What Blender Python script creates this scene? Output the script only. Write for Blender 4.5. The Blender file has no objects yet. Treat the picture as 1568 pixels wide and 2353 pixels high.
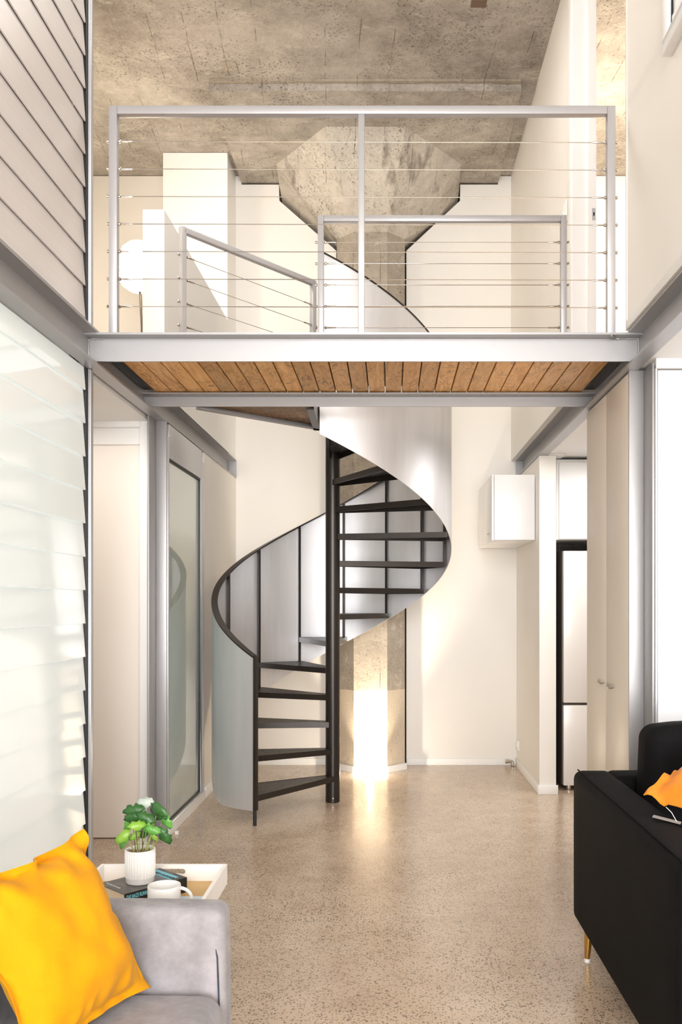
import bpy, bmesh, math, random
from mathutils import Vector, Matrix, noise
random.seed(7)
S = bpy.context.scene
C = S.collection
R = math.radians

# ------------------------------------------------------------------ camera
FPX, PX, PY, CAMZ = 2050.0, 897.0, 1388.0, 1.451     # focal length in px, vanishing point, eye height
cam = bpy.data.objects.new('camera', bpy.data.cameras.new('camera'))
C.objects.link(cam)
cam.data.sensor_fit = 'VERTICAL'
cam.data.sensor_height = 36.0
cam.data.lens = FPX / 2353.0 * 36.0
cam.data.shift_x = -(PX - 784.0) / 2353.0
cam.data.shift_y = (PY - 1176.5) / 2353.0
cam.location = (0, 0, CAMZ)
cam.rotation_euler = (R(90), 0, 0)
cam.data.clip_start = 0.05
S.camera = cam

# ------------------------------------------------------------------ world, large lights, exposure
w = bpy.data.worlds.new('world'); S.world = w; w.use_nodes = True
w.node_tree.nodes['Background'].inputs[0].default_value = (0.93, 0.97, 1.0, 1)
w.node_tree.nodes['Background'].inputs[1].default_value = 0.9
S.view_settings.view_transform = 'Standard'
S.view_settings.look = 'None'
S.view_settings.gamma = 1.0
S.view_settings.use_curve_mapping = False
S.view_settings.exposure = 0.3

def area(name, loc, rot, sx, sy, energy, col):
    l = bpy.data.lights.new(name, 'AREA'); l.shape = 'RECTANGLE'; l.size = sx; l.size_y = sy
    l.energy = energy; l.color = col
    o = bpy.data.objects.new(name, l); C.objects.link(o); o.location = loc; o.rotation_euler = rot
    return o
def point(name, loc, energy, col, r=0.08):
    l = bpy.data.lights.new(name, 'POINT'); l.energy = energy; l.color = col; l.shadow_soft_size = r
    o = bpy.data.objects.new(name, l); C.objects.link(o); o.location = loc
    return o
# unseen panel added for daylight from behind the camera; then the interior lights
area('rear_daylight_fill', (0.6, -5.9, 2.7), (R(90), 0, 0), 4.4, 4.8, 900, (0.99, 0.99, 1.0))
area('kitchen_ceiling_light', (1.8, 6.1, 2.56), (0, 0, 0), 0.8, 0.8, 20, (1.0, 0.98, 0.96))
area('dining_ceiling_light', (1.95, 2.4, 2.56), (0, 0, 0), 0.9, 2.0, 14, (0.96, 0.98, 1.0))
area('hall_ceiling_light', (-2.0, 4.9, 2.55), (0, 0, 0), 0.5, 0.5, 5, (1.0, 0.96, 0.9))
point('bedroom_light', (1.9, 6.6, 4.2), 75, (1.0, 0.90, 0.74), 0.12)
area('loft_wall_light', (-2.2, 5.2, 5.0), (0, 0, 0), 0.5, 0.5, 20, (1.0, 0.93, 0.82))

area('loft_fill_light', (-0.1, 5.2, 5.28), (0, 0, 0), 0.7, 0.5, 18, (1.0, 0.97, 0.93))  # unseen fill added to brighten loft walls, deck and stair

# ------------------------------------------------------------------ material helpers
class NT:
    def __init__(s, name):
        s.m = bpy.data.materials.new(name); s.m.use_nodes = True
        s.t = s.m.node_tree; s.b = s.t.nodes['Principled BSDF']
    def n(s, ty, **kw):
        o = s.t.nodes.new(ty)
        for k, v in kw.items():
            if k in o.inputs: o.inputs[k].default_value = v
            else: setattr(o, k, v)
        return o
    def l(s, a, b): s.t.links.new(a, b)
    def coord(s, scale=(1, 1, 1), rot=(0, 0, 0), kind='Object'):
        tc = s.n('ShaderNodeTexCoord'); mp = s.n('ShaderNodeMapping')
        mp.inputs['Scale'].default_value = scale; mp.inputs['Rotation'].default_value = rot
        s.l(tc.outputs[kind], mp.inputs['Vector']); return mp.outputs[0]
    def noise(s, v, scale, detail=4, rough=.55, dist=0):
        o = s.n('ShaderNodeTexNoise'); o.inputs['Scale'].default_value = scale
        o.inputs['Detail'].default_value = detail; o.inputs['Roughness'].default_value = rough
        o.inputs['Distortion'].default_value = dist
        if v is not None: s.l(v, o.inputs['Vector'])
        return o.outputs['Fac']
    def vor(s, v, scale, feature='F1'):
        o = s.n('ShaderNodeTexVoronoi'); o.feature = feature; o.inputs['Scale'].default_value = scale
        s.l(v, o.inputs['Vector']); return o
    def ramp(s, f, stops):
        o = s.n('ShaderNodeValToRGB'); e = o.color_ramp.elements
        while len(e) < len(stops): e.new(0.5)
        for i, (p, c) in enumerate(stops):
            e[i].position = p; e[i].color = (c, c, c, 1) if not hasattr(c, '__len__') else (*c[:3], 1)
        s.l(f, o.inputs[0]); return o.outputs[0]
    def mix(s, f, a, b, mode='MIX'):
        o = s.n('ShaderNodeMix'); o.data_type = 'RGBA'; o.blend_type = mode
        for sock, v in ((o.inputs[0], f), (o.inputs[6], a), (o.inputs[7], b)):
            if hasattr(v, 'links'): s.l(v, sock)
            elif hasattr(v, '__len__'): sock.default_value = (*v[:3], 1)
            else: sock.default_value = v if sock == o.inputs[0] else (v, v, v, 1)
        return o.outputs[2]
    def math(s, op, a, b=0.0):
        o = s.n('ShaderNodeMath'); o.operation = op
        for sock, v in ((o.inputs[0], a), (o.inputs[1], b)):
            if hasattr(v, 'links'): s.l(v, sock)
            else: sock.default_value = v
        return o.outputs[0]
    def bump(s, h, strength=.2, dist=.01):
        o = s.n('ShaderNodeBump'); o.inputs['Strength'].default_value = strength
        o.inputs['Distance'].default_value = dist
        s.l(h, o.inputs['Height']); s.l(o.outputs[0], s.b.inputs['Normal'])
    def set(s, **kw):
        for k, v in kw.items():
            k = k.replace('_', ' ')
            if hasattr(v, 'links'): s.l(v, s.b.inputs[k])
            elif hasattr(v, '__len__'): s.b.inputs[k].default_value = (*v[:3], 1)
            else: s.b.inputs[k].default_value = v
        return s.m

def srgb(r, g, b):
    f = lambda c: ((c / 255 + .055) / 1.055) ** 2.4 if c > 10 else c / 255 / 12.92
    return (f(r), f(g), f(b))

def paint(name, col, rough=.55, var=.03, bump=.03, metallic=0, spec=.5):
    t = NT(name); v = t.coord()
    f = t.noise(v, 2.2, 3)
    c = t.mix(f, tuple(c * (1 - var) for c in col), tuple(min(1, c * (1 + var)) for c in col))
    t.bump(t.noise(v, 160, 2), bump, .002)
    return t.set(Base_Color=c, Roughness=rough, Metallic=metallic, Specular_IOR_Level=spec)

M = {}
M['wall'] = paint('wall_paint', srgb(238, 234, 228), .6)
M['white'] = paint('white_paint', srgb(244, 243, 241), .5)
M['gloss'] = paint('white_gloss', srgb(246, 246, 246), .22, .01, .0)
M['cream'] = paint('cream_laminate', srgb(226, 216, 202), .38, .015, .0)
M['doorcream'] = paint('cream_door_paint', srgb(243, 235, 226), .4, .015, .01)
M['paleblue'] = paint('pale_panel', srgb(240, 242, 245), .3, .01, 0)
M['steel'] = paint('silver_steel_paint', srgb(168, 167, 168), .42, .06, .05, .45)
M['rail'] = paint('rail_steel_paint', srgb(186, 185, 187), .4, .06, .05, .35)
M['alu'] = paint('aluminium_frame', srgb(200, 201, 205), .35, .03, 0, .5)
M['black'] = paint('black_rubber', srgb(26, 24, 23), .5, .1, 0)
M['void'] = paint('cavity_shade_paint', srgb(24, 20, 16), .9, .1, 0)  # near-black paint for shade in the column gap and small holes
M['dark'] = paint('dark_steel_paint', srgb(50, 44, 40), .3, .12, .04, .45)
M['fridge'] = paint('fridge_side', srgb(74, 66, 60), .4, .03, 0, .3)
M['fridgedoor'] = paint('fridge_door', srgb(240, 236, 232), .2, .01, 0)
M['chrome'] = paint('chrome', srgb(205, 200, 192), .2, .02, 0, 1.0)
M['brass'] = paint('gold_metal', srgb(214, 170, 92), .22, .04, 0, 1.0)
M['ceramic'] = paint('white_ceramic', srgb(232, 230, 227), .3, .01, .02)
M['trayw'] = paint('tray_paint', srgb(248, 246, 243), .35, .01, .0)
M['paper'] = paint('book_pages', srgb(222, 208, 184), .8, .05, .1)
M['cyan'] = paint('cyan_print', srgb(120, 200, 218), .4, .02, 0)
M['whiteprint'] = paint('white_print', srgb(236, 236, 234), .4, .02, 0)
M['patch'] = paint('brown_patch', srgb(112, 92, 76), .8, .1, .2)
M['tag'] = paint('card_tag', srgb(140, 136, 134), .5, .08, 0)

def m_sheet():
    t = NT('brushed_sheet_metal'); v = t.coord((3, 3, .35))
    f = t.noise(v, 3.5, 5, .6, .4); g = t.noise(t.coord((120, 120, 2)), 1.0, 2)
    c = t.mix(f, srgb(214, 214, 216), srgb(240, 240, 242))
    r = t.ramp(f, [(0, .36), (1, .52)])
    t.bump(g, .03, .002)
    return t.set(Base_Color=c, Metallic=.7, Roughness=r)
M['sheet'] = m_sheet()

def m_plate():
    t = NT('scale_tread_plate'); v = t.coord((1, 1.9, 1))
    vo = t.vor(v, 34)
    wv = t.math('SINE', t.math('MULTIPLY', vo.outputs['Distance'], 9.0))
    c = t.mix(t.ramp(vo.outputs['Distance'], [(.25, 0.0), (.6, 1.0)]), srgb(74, 68, 62), srgb(34, 30, 28))
    t.bump(wv, .6, .006)
    return t.set(Base_Color=c, Metallic=.5, Roughness=.3)
M['plate'] = m_plate()

def m_concrete(name, lo, hi, rough_pits=1.0, split=None, streak=False):
    t = NT(name); v = t.coord()
    big = t.noise(v, .9, 4, .6, .2); mid = t.noise(v, 5.5, 10, .74, .1); fine = t.noise(v, 60, 6, .75)
    f = t.math('ADD', t.math('ADD', t.math('MULTIPLY', big, .45), t.math('MULTIPLY', mid, .4)), t.math('MULTIPLY', fine, .15))
    c = t.ramp(f, [(.36, lo), (.50, tuple((a + b) / 2 for a, b in zip(lo, hi))), (.63, hi)])
    # white lime smears
    sm = t.ramp(t.noise(t.coord((1, 2.4, 2)), 3.4, 12, .8, .25), [(.56, 0), (.66, .7)])
    c = t.mix(sm, c, srgb(210, 204, 194))
    # pits clustered in rough areas
    pit = t.ramp(t.noise(v, 48, 4, .75), [(.57, 0), (.63, 1)])
    clus = t.ramp(t.noise(v, 2.1, 6, .75), [(.44, .08), (.58, 1)])
    pm = t.math('MULTIPLY', t.math('MULTIPLY', pit, clus), .75 * rough_pits)
    c = t.mix(pm, c, srgb(70, 60, 50))
    # thin crooked board-joint lines
    dv = t.n('ShaderNodeVectorMath'); dv.operation = 'ADD'
    no = t.n('ShaderNodeTexNoise'); no.inputs['Scale'].default_value = 3.0
    t.l(v, no.inputs['Vector'])
    sc = t.n('ShaderNodeVectorMath'); sc.operation = 'SCALE'; sc.inputs['Scale'].default_value = .035
    t.l(no.outputs['Color'], sc.inputs[0]); t.l(v, dv.inputs[0]); t.l(sc.outputs[0], dv.inputs[1])
    br = t.n('ShaderNodeTexBrick'); br.inputs['Scale'].default_value = 1.0
    br.inputs['Mortar Size'].default_value = .003; br.inputs['Brick Width'].default_value = 9.0
    br.inputs['Row Height'].default_value = .235
    br.inputs['Color1'].default_value = (0, 0, 0, 1); br.inputs['Color2'].default_value = (0, 0, 0, 1)
    br.inputs['Mortar'].default_value = (1, 1, 1, 1)
    mp = t.n('ShaderNodeMapping'); mp.inputs['Rotation'].default_value = (0, 0, R(86))
    t.l(dv.outputs[0], mp.inputs['Vector']); t.l(mp.outputs[0], br.inputs['Vector'])
    ln = t.math('MULTIPLY', br.outputs['Color'], t.ramp(t.noise(v, 5, 4, .7), [(.48, 0), (.62, .7)]))
    c = t.mix(ln, c, srgb(84, 74, 64))
    if streak:
        sk_ = t.ramp(t.noise(t.coord((7, 3, .5)), 1.0, 5, .65, .3), [(.54, 0), (.66, .7)])
        c = t.mix(sk_, c, srgb(112, 103, 93))
    h = t.math('SUBTRACT', t.math('ADD', t.math('MULTIPLY', mid, .7), t.math('MULTIPLY', fine, .25)), t.math('ADD', pm, t.math('MULTIPLY', ln, .6)))
    t.bump(h, .55, .018)
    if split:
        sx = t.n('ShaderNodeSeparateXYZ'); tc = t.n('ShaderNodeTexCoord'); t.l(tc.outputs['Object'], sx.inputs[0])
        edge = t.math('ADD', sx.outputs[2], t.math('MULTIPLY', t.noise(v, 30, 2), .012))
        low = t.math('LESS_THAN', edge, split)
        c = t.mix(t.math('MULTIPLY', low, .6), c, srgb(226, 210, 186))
    return t.set(Base_Color=c, Roughness=.85, Specular_IOR_Level=.25)
M['concrete'] = m_concrete('board_marked_concrete', srgb(124, 115, 106), srgb(202, 194, 183))
M['capital'] = m_concrete('smooth_concrete', srgb(152, 143, 132), srgb(211, 203, 191), .9, None, True)
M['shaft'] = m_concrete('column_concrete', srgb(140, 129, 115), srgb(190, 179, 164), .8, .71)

def m_floor():
    t = NT('polished_aggregate_concrete'); v = t.coord()
    wob = t.n('ShaderNodeTexNoise'); wob.inputs['Scale'].default_value = 25; t.l(v, wob.inputs['Vector'])
    sc = t.n('ShaderNodeVectorMath'); sc.operation = 'SCALE'; sc.inputs['Scale'].default_value = .02; t.l(wob.outputs['Color'], sc.inputs[0])
    ad = t.n('ShaderNodeVectorMath'); t.l(v, ad.inputs[0]); t.l(sc.outputs[0], ad.inputs[1])
    big = t.noise(v, .9, 5, .6); mid = t.noise(v, 6, 4)
    c = t.ramp(t.math('ADD', t.math('MULTIPLY', big, .6), t.math('MULTIPLY', mid, .4)),
               [(.3, srgb(192, 167, 143)), (.5, srgb(209, 186, 162)), (.7, srgb(222, 202, 180))])
    dens = t.ramp(t.noise(v, 1.6, 3), [(.3, .55), (.7, 1)])
    for scale, hi, lo, sel, col in ((74, .34, .28, .45, srgb(60, 48, 37)), (118, .40, .32, .40, srgb(78, 64, 51)), (30, .26, .22, .86, srgb(120, 112, 102)), (80, .3, .2, .76, srgb(222, 210, 192))):
        vo = t.vor(ad.outputs[0], scale); vo.inputs['Randomness'].default_value = 1
        d = t.ramp(vo.outputs['Distance'], [(lo, 1), (hi, 0)])
        sp = t.n('ShaderNodeSeparateColor'); t.l(vo.outputs['Color'], sp.inputs[0])
        k = t.math('GREATER_THAN', sp.outputs[0], sel)
        c = t.mix(t.math('MULTIPLY', t.math('MULTIPLY', d, k), t.math('MULTIPLY', dens, .8)), c, col)
    r = t.ramp(t.noise(v, 3, 4), [(.3, .16), (.7, .27)])
    t.bump(t.noise(v, 9, 2), .02, .004)
    return t.set(Base_Color=c, Roughness=r, Specular_IOR_Level=.55)
M['floor'] = m_floor()

def m_wood(name, cols, rand=True, scale=1.0):
    t = NT(name)
    tc = t.n('ShaderNodeTexCoord'); oi = t.n('ShaderNodeObjectInfo')
    off = t.n('ShaderNodeVectorMath'); off.operation = 'ADD'
    mul = t.math('MULTIPLY', oi.outputs['Random'], 37.0)
    t.l(tc.outputs['Object'], off.inputs[0]); t.l(mul, off.inputs[1])
    def mp(s):
        m = t.n('ShaderNodeMapping'); m.inputs['Scale'].default_value = s; t.l(off.outputs[0], m.inputs['Vector']); return m.outputs[0]
    g = t.noise(mp((9, 1.0, 9)), 3.2 * scale, 5, .6, 1.2)
    c = t.ramp(g, [(.3, cols[0]), (.5, cols[1]), (.72, cols[2])])
    fine = t.noise(mp((70, 3, 70)), 2.0, 2)
    c = t.mix(t.math('MULTIPLY', fine, .25), c, cols[0])
    # tide marks: thin contour lines of a noise field
    n2 = t.noise(mp((6, 2.6, 6)), 1.6, 4, .62, .9)
    fr = t.math('FRACT', t.math('MULTIPLY', n2, 6.0))
    ln = t.ramp(fr, [(0, .0), (.40, 0), (.5, 1), (.56, .15), (.8, 0)])
    pres = t.ramp(t.noise(mp((3, 1, 3)), 1.3, 2), [(.34, 0), (.46, .85)])
    c = t.mix(t.math('MULTIPLY', ln, pres), c, srgb(96, 56, 22))
    if rand:
        hv = t.n('ShaderNodeHueSaturation'); t.l(c, hv.inputs['Color'])
        t.l(t.math('ADD', t.math('MULTIPLY', oi.outputs['Random'], .45), .78), hv.inputs['Value']); c = hv.outputs[0]
    t.bump(fine, .1, .002)
    return t.set(Base_Color=c, Roughness=.5)
M['wood'] = m_wood('decking_timber', (srgb(206, 148, 84), srgb(236, 182, 112), srgb(250, 208, 144)))
M['ply'] = m_wood('landing_plywood', (srgb(120, 92, 66), srgb(150, 120, 90), srgb(176, 146, 112)))

def m_blade_metal():
    t = NT('taupe_louvre_metal'); v = t.coord((.2, .2, 60))
    f = t.noise(v, 1.0, 2)
    c = t.mix(f, srgb(220, 215, 214), srgb(232, 228, 227))
    return t.set(Base_Color=c, Roughness=.36, Metallic=.15)
M['blademetal'] = m_blade_metal()
M['bladeglass'] = paint('opal_louvre_glass', srgb(236, 242, 240), .08, .01, 0, 0, .6)
M['bladeglass'].node_tree.nodes['Principled BSDF'].inputs['Coat Weight'].default_value = .3
_b = M['bladeglass'].node_tree.nodes['Principled BSDF']   # glow added to stand in for daylight through the opal glass
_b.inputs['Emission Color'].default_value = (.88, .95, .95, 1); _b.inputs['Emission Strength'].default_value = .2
M['blade_edge'] = paint('glass_edge', srgb(214, 228, 224), .1, .01, 0)

def m_glass():
    t = NT('frosted_green_glass'); v = t.coord()
    c = t.mix(t.noise(v, 1.2, 2), srgb(190, 202, 194), srgb(202, 212, 206))
    return t.set(Base_Color=c, Roughness=.03, Specular_IOR_Level=.75, Coat_Weight=.4, Coat_Roughness=.02)
M['glass'] = m_glass()

def m_fabric(name, a, b, scale=3.0, rough=.85, sheen=.4, weave=0.0, bump=.15, dist=.8, spec=.25):
    t = NT(name); v = t.coord()
    f = t.noise(v, scale, 7, .68, dist)
    c = t.mix(t.ramp(f, [(.36, 0), (.64, 1)]), a, b)
    h = t.noise(v, 380, 2)
    if weave:
        w1 = t.n('ShaderNodeTexWave'); w1.inputs['Scale'].default_value = 130; w1.inputs['Distortion'].default_value = 1.5; t.l(v, w1.inputs['Vector'])
        h = t.math('ADD', h, t.math('MULTIPLY', w1.outputs['Fac'], weave))
    t.bump(h, bump, .002)
    return t.set(Base_Color=c, Roughness=rough, Sheen_Weight=sheen, Sheen_Roughness=.4, Specular_IOR_Level=spec)
M['grey'] = m_fabric('grey_velvet', srgb(140, 137, 140), srgb(164, 161, 165), 11.0, .85, .15, 0, .15, .25)
M['yellow'] = m_fabric('mustard_linen', srgb(216, 148, 0), srgb(226, 158, 2), 4, .85, .05, .4, .2)
M['orange'] = m_fabric('orange_linen', srgb(200, 116, 26), srgb(218, 134, 38), 5, .85, .1, .4, .25)
M['slate'] = m_fabric('slate_blue_fabric', srgb(52, 56, 66), srgb(72, 77, 88), 8, .9, .3)
M['blackfab'] = m_fabric('black_velvet', srgb(10, 10, 11), srgb(18, 17, 18), 3, .75, .0, 0, .15, .5, .1)
M['cork'] = paint('woven_bamboo', srgb(214, 176, 118), .6, .1, .2)
M['bookcover'] = None
def m_cover():
    t = NT('dark_book_cover'); v = t.coord((8, 8, 8))
    c = t.ramp(t.noise(v, 1.1, 4, .6, .8), [(.4, srgb(56, 53, 52)), (.6, srgb(96, 92, 88)), (.75, srgb(112, 140, 160))])
    return t.set(Base_Color=c, Roughness=.3)
M['bookcover'] = m_cover()
M['spine'] = paint('black_book_spine', srgb(28, 28, 30), .35, .1, 0)
M['booklet'] = paint('pale_booklet', srgb(206, 220, 226), .4, .05, 0)
def m_leaf(name, a, b):
    t = NT(name); v = t.coord((60, 60, 60))
    c = t.mix(t.noise(v, 1.0, 3), a, b)
    t.bump(t.noise(t.coord((250, 250, 20)), 1, 2), .2, .002)
    return t.set(Base_Color=c, Roughness=.38, Transmission_Weight=0)
M['leafd'] = m_leaf('leaf_dark', srgb(28, 72, 28), srgb(58, 108, 46))
M['leafm'] = m_leaf('leaf_mid', srgb(66, 132, 48), srgb(108, 168, 74))
M['leafl'] = m_leaf('leaf_light', srgb(108, 160, 44), srgb(146, 184, 72))
M['leafp'] = m_leaf('leaf_pale_underside', srgb(160, 172, 160), srgb(196, 204, 196))
M['stem'] = paint('plant_stem', srgb(150, 160, 90), .5, .2, 0)
M['bark'] = paint('plant_bark', srgb(84, 66, 48), .7, .2, 0)
M['gravel'] = paint('pot_gravel', srgb(140, 112, 82), .8, .5, .3)
def m_emit(name, col, s):
    t = NT(name); return t.set(Base_Color=col, Emission_Color=col, Emission_Strength=s, Roughness=.4)
M['lampshade'] = m_emit('lit_lamp_shade', (1.0, .96, .88), 1.0)
M['uplens'] = m_emit('lit_uplight_lens', (1.0, .9, .74), 40)

# ------------------------------------------------------------------ mesh helpers
class MB:
    def __init__(s): s.bm = bmesh.new()
    def poly(s, pts, ext=None):
        """n-gon from 3D points, extruded by vector ext"""
        vs = [s.bm.verts.new(p) for p in pts]
        f = s.bm.faces.new(vs)
        if ext is not None:
            ext = Vector(ext)
            v2 = [s.bm.verts.new(Vector(p) + ext) for p in pts]
            s.bm.faces.new(list(reversed(v2)))
            n = len(vs)
            for i in range(n):
                s.bm.faces.new((vs[i], v2[i], v2[(i + 1) % n], vs[(i + 1) % n]))
        return s
    def box(s, x0, x1, y0, y1, z0, z1):
        return s.poly([(x0, y0, z0), (x1, y0, z0), (x1, y1, z0), (x0, y1, z0)], (0, 0, z1 - z0))
    def beam(s, a, b, wid, hei, up=(0, 0, 1)):
        a, b = Vector(a), Vector(b); d = (b - a).normalized(); up = Vector(up)
        sd = d.cross(up).normalized(); u = sd.cross(d).normalized()
        p = [a + sd * wid / 2 * i + u * hei / 2 * j for i, j in ((-1, -1), (1, -1), (1, 1), (-1, 1))]
        return s.poly(p, b - a)
    def tube(s, path, r, seg=8, cap=True):
        path = [Vector(p) for p in path]; n = len(path)
        rr = r if hasattr(r, '__len__') else [r] * n
        prev = None; rings = []
        for i, p in enumerate(path):
            d = (path[min(i + 1, n - 1)] - path[max(i - 1, 0)]).normalized()
            if prev is None:
                ref = Vector((0, 0, 1)) if abs(d.z) < .9 else Vector((1, 0, 0))
                a = d.cross(ref).normalized()
            else:
                a = (prev - d * prev.dot(d)).normalized()
            prev = a; b = d.cross(a)
            rings.append([s.bm.verts.new(p + (a * math.cos(t) + b * math.sin(t)) * rr[i]) for t in [2 * math.pi * k / seg for k in range(seg)]])
        for i in range(n - 1):
            for k in range(seg):
                s.bm.faces.new((rings[i][k], rings[i][(k + 1) % seg], rings[i + 1][(k + 1) % seg], rings[i + 1][k]))
        if cap:
            s.bm.faces.new(list(reversed(rings[0]))); s.bm.faces.new(rings[-1])
        return s
    def lathe(s, prof, c=(0, 0, 0), seg=32, mod=None, close=False):
        rings = []
        for r, z in prof:
            ring = []
            for k in range(seg):
                t = 2 * math.pi * k / seg; q = r if mod is None else mod(r, z, k)
                ring.append(s.bm.verts.new((c[0] + q * math.cos(t), c[1] + q * math.sin(t), c[2] + z)))
            rings.append(ring)
        for i in range(len(rings) - 1):
            for k in range(seg):
                s.bm.faces.new((rings[i][k], rings[i][(k + 1) % seg], rings[i + 1][(k + 1) % seg], rings[i + 1][k]))
        s.bm.faces.new(list(reversed(rings[0]))); s.bm.faces.new(rings[-1])
        return s
    def bevel(s, w, seg=2):
        bmesh.ops.remove_doubles(s.bm, verts=s.bm.verts, dist=1e-6)
        es = [e for e in s.bm.edges if len(e.link_faces) == 2 and e.calc_face_angle(0) > .5]
        bmesh.ops.bevel(s.bm, geom=es, offset=w, segments=seg, affect='EDGES', profile=.5)
        return s
    def build(s, name, mat, parent=None, smooth=False, angle=35):
        bmesh.ops.recalc_face_normals(s.bm, faces=s.bm.faces)
        me = bpy.data.meshes.new(name)
        if smooth:
            for f in s.bm.faces: f.smooth = True
            for e in s.bm.edges:
                if len(e.link_faces) == 2 and e.calc_face_angle(0) > R(angle): e.smooth = False
        s.bm.to_mesh(me); s.bm.free()
        me.materials.append(M[mat] if isinstance(mat, str) else mat)
        o = bpy.data.objects.new(name, me); C.objects.link(o)
        attach(o, parent)
        return o

def attach(o, parent):
    if parent is not None:
        o.parent = parent
        p = parent; loc = Vector((0, 0, 0))
        while p is not None:
            if p.type == 'EMPTY': loc += p.location
            p = p.parent
        # parts are written in world coordinates; undo the thing's base location once
        o.matrix_parent_inverse = Matrix.Translation(-loc) if parent.type == 'EMPTY' else Matrix.Identity(4)

def box(name, mat, b, parent=None, bev=0, seg=2, smooth=False):
    m = MB().box(*b)
    if bev: m.bevel(bev, seg); smooth = True
    return m.build(name, mat, parent, smooth)

def thing(name, label, cat, loc=(0, 0, 0), group=None):
    o = bpy.data.objects.new(name, None); C.objects.link(o); o.location = loc
    o.empty_display_size = .1
    return tag(o, label, cat, group)
def tag(o, label, cat, group=None):
    o['label'] = label; o['category'] = cat
    if group: o['group'] = group
    return o
def struct(o, label, cat):
    o['kind'] = 'structure'; return tag(o, label, cat)
def sempty(name, label, cat, loc=(0, 0, 0)):
    o = thing(name, label, cat, loc); o['kind'] = 'structure'; return o

# ------------------------------------------------------------------ the building
ZC, ZD = 5.314, 2.74            # ceiling slab, loft floor
YB = 8.04                       # back wall
XL, XR = -1.457, 1.203          # webs of the two side channels
LX, RX = -1.39, 1.14            # lower side walls beside the stair

struct(box('floor', 'floor', (-3.2, 3.2, -6.2, 8.3, -.12, 0)), 'polished concrete floor with dark aggregate specks', 'floor')
ceil = struct(box('ceiling', 'concrete', (-3.2, 3.2, -6.2, 8.3, ZC, ZC + .25)), 'raw board-marked concrete ceiling slab', 'ceiling')
def drop():
    m = MB(); n = 36
    # drop panel with a crumbly front edge
    x0, x1, y0, z0 = -1.34, .973, 6.60, 5.247
    pts = [(x0, YB + .1, z0)]
    for i in range(n + 1):
        x = x0 + (x1 - x0) * i / n
        pts.append((x, y0 + noise.noise((x * 4, 0, 3)) * .018, z0))
    pts.append((x1, YB + .1, z0))
    m.poly(pts, (0, 0, ZC - z0 + .01))
    return m.build('drop_panel', 'concrete', ceil)
drop()
MB().box(-1.33, .963, 6.565, 6.60, 5.300, ZC + .002).build('edge_shadow_strip', 'shaft', ceil)  # strip added for the shadow line above the drop panel's front edge
for nm, (x, y, z, a, b) in {'a': (.52, 5.7, ZC, .1, .07), 'b': (.07, 6.95, 5.247, .05, .05), 'c': (-1.2, 6.35, ZC, .1, .12)}.items():
    box('ceiling_patch', 'patch' if nm == 'a' else 'shaft', (x, x + a, y, y + b, z - .006, z + .004), ceil)

# column outline used for the back wall cut-out
CX = -.17
SH, SF = .30, .145               # half width at wall, half width of front face
CAPZ0, CAPZ1 = 4.665, 5.247
GAP = .016
def wall_side(sgn, xo, lab):
    xs = CX + sgn * (SH + GAP); xc = -.185 + sgn * (.80 + GAP)
    pts = [(xo, YB, -.05), (xs, YB, -.05), (xs, YB, CAPZ0 - .03), (xc, YB, CAPZ1 - .16), (xc, YB, CAPZ1 - GAP)]
    edge = -1.34 if sgn < 0 else .973
    pts += [(edge, YB, CAPZ1 - GAP), (edge, YB, ZC - .006), (xo, YB, ZC - .006)]
    m = MB().poly(pts, (0, .12, 0))
    return m.build('wall_back', 'wall')
struct(wall_side(-1, -3.1, ''), 'cream plaster back wall, side behind the floor lamp', 'wall')
struct(wall_side(1, 3.1, ''), 'cream plaster back wall, side behind the small wall cabinet', 'wall')
struct(box('wall_gap_shade', 'void', (-1.6, 1.2, YB + .16, YB + .2, 0, ZC)), 'dark-painted sheet standing for shade in the gap around the column', 'wall')  # backing sheet painted dark for the shade inside the gap

# column
col = thing('concrete_column', 'octagonal raw concrete column with flared capital, cut into back wall', 'column', (CX, YB, 0))
yf = 7.705
def oct_pts(hw, fw, yfr, yb, cx, z):
    ym = yfr + (hw - fw)
    return [(cx - hw, yb, z), (cx - hw, ym, z), (cx - fw, yfr, z), (cx + fw, yfr, z), (cx + hw, ym, z), (cx + hw, yb, z)]
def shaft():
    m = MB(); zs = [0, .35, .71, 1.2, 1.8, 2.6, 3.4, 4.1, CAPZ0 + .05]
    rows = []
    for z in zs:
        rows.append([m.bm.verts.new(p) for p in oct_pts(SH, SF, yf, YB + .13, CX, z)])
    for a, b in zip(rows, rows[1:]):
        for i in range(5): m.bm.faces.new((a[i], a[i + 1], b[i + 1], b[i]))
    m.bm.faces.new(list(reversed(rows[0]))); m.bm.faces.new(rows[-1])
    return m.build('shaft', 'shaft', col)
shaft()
def capital():
    m = MB()
    lo = oct_pts(SH, SF, yf, YB + .13, CX, CAPZ0)
    cx = -.185
    def top(z):
        return [(cx - .80, YB + .13, z), (cx - .80, 7.70, z), (cx - .335, 7.09, z), (cx + .31, 7.09, z), (cx + .80, 7.70, z), (cx + .80, YB + .13, z)]
    rows = [[m.bm.verts.new(p) for p in r] for r in (lo, top(CAPZ1 - .155), top(CAPZ1 + .01))]
    # the lip: nearly vertical band only at the sides, slope meets the panel at the front
    for i in (2, 3):
        pass
    for a, b in zip(rows, rows[1:]):
        for i in range(5): m.bm.faces.new((a[i], a[i + 1], b[i + 1], b[i]))
    m.bm.faces.new(list(reversed(rows[0]))); m.bm.faces.new(rows[-1])
    return m
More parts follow.
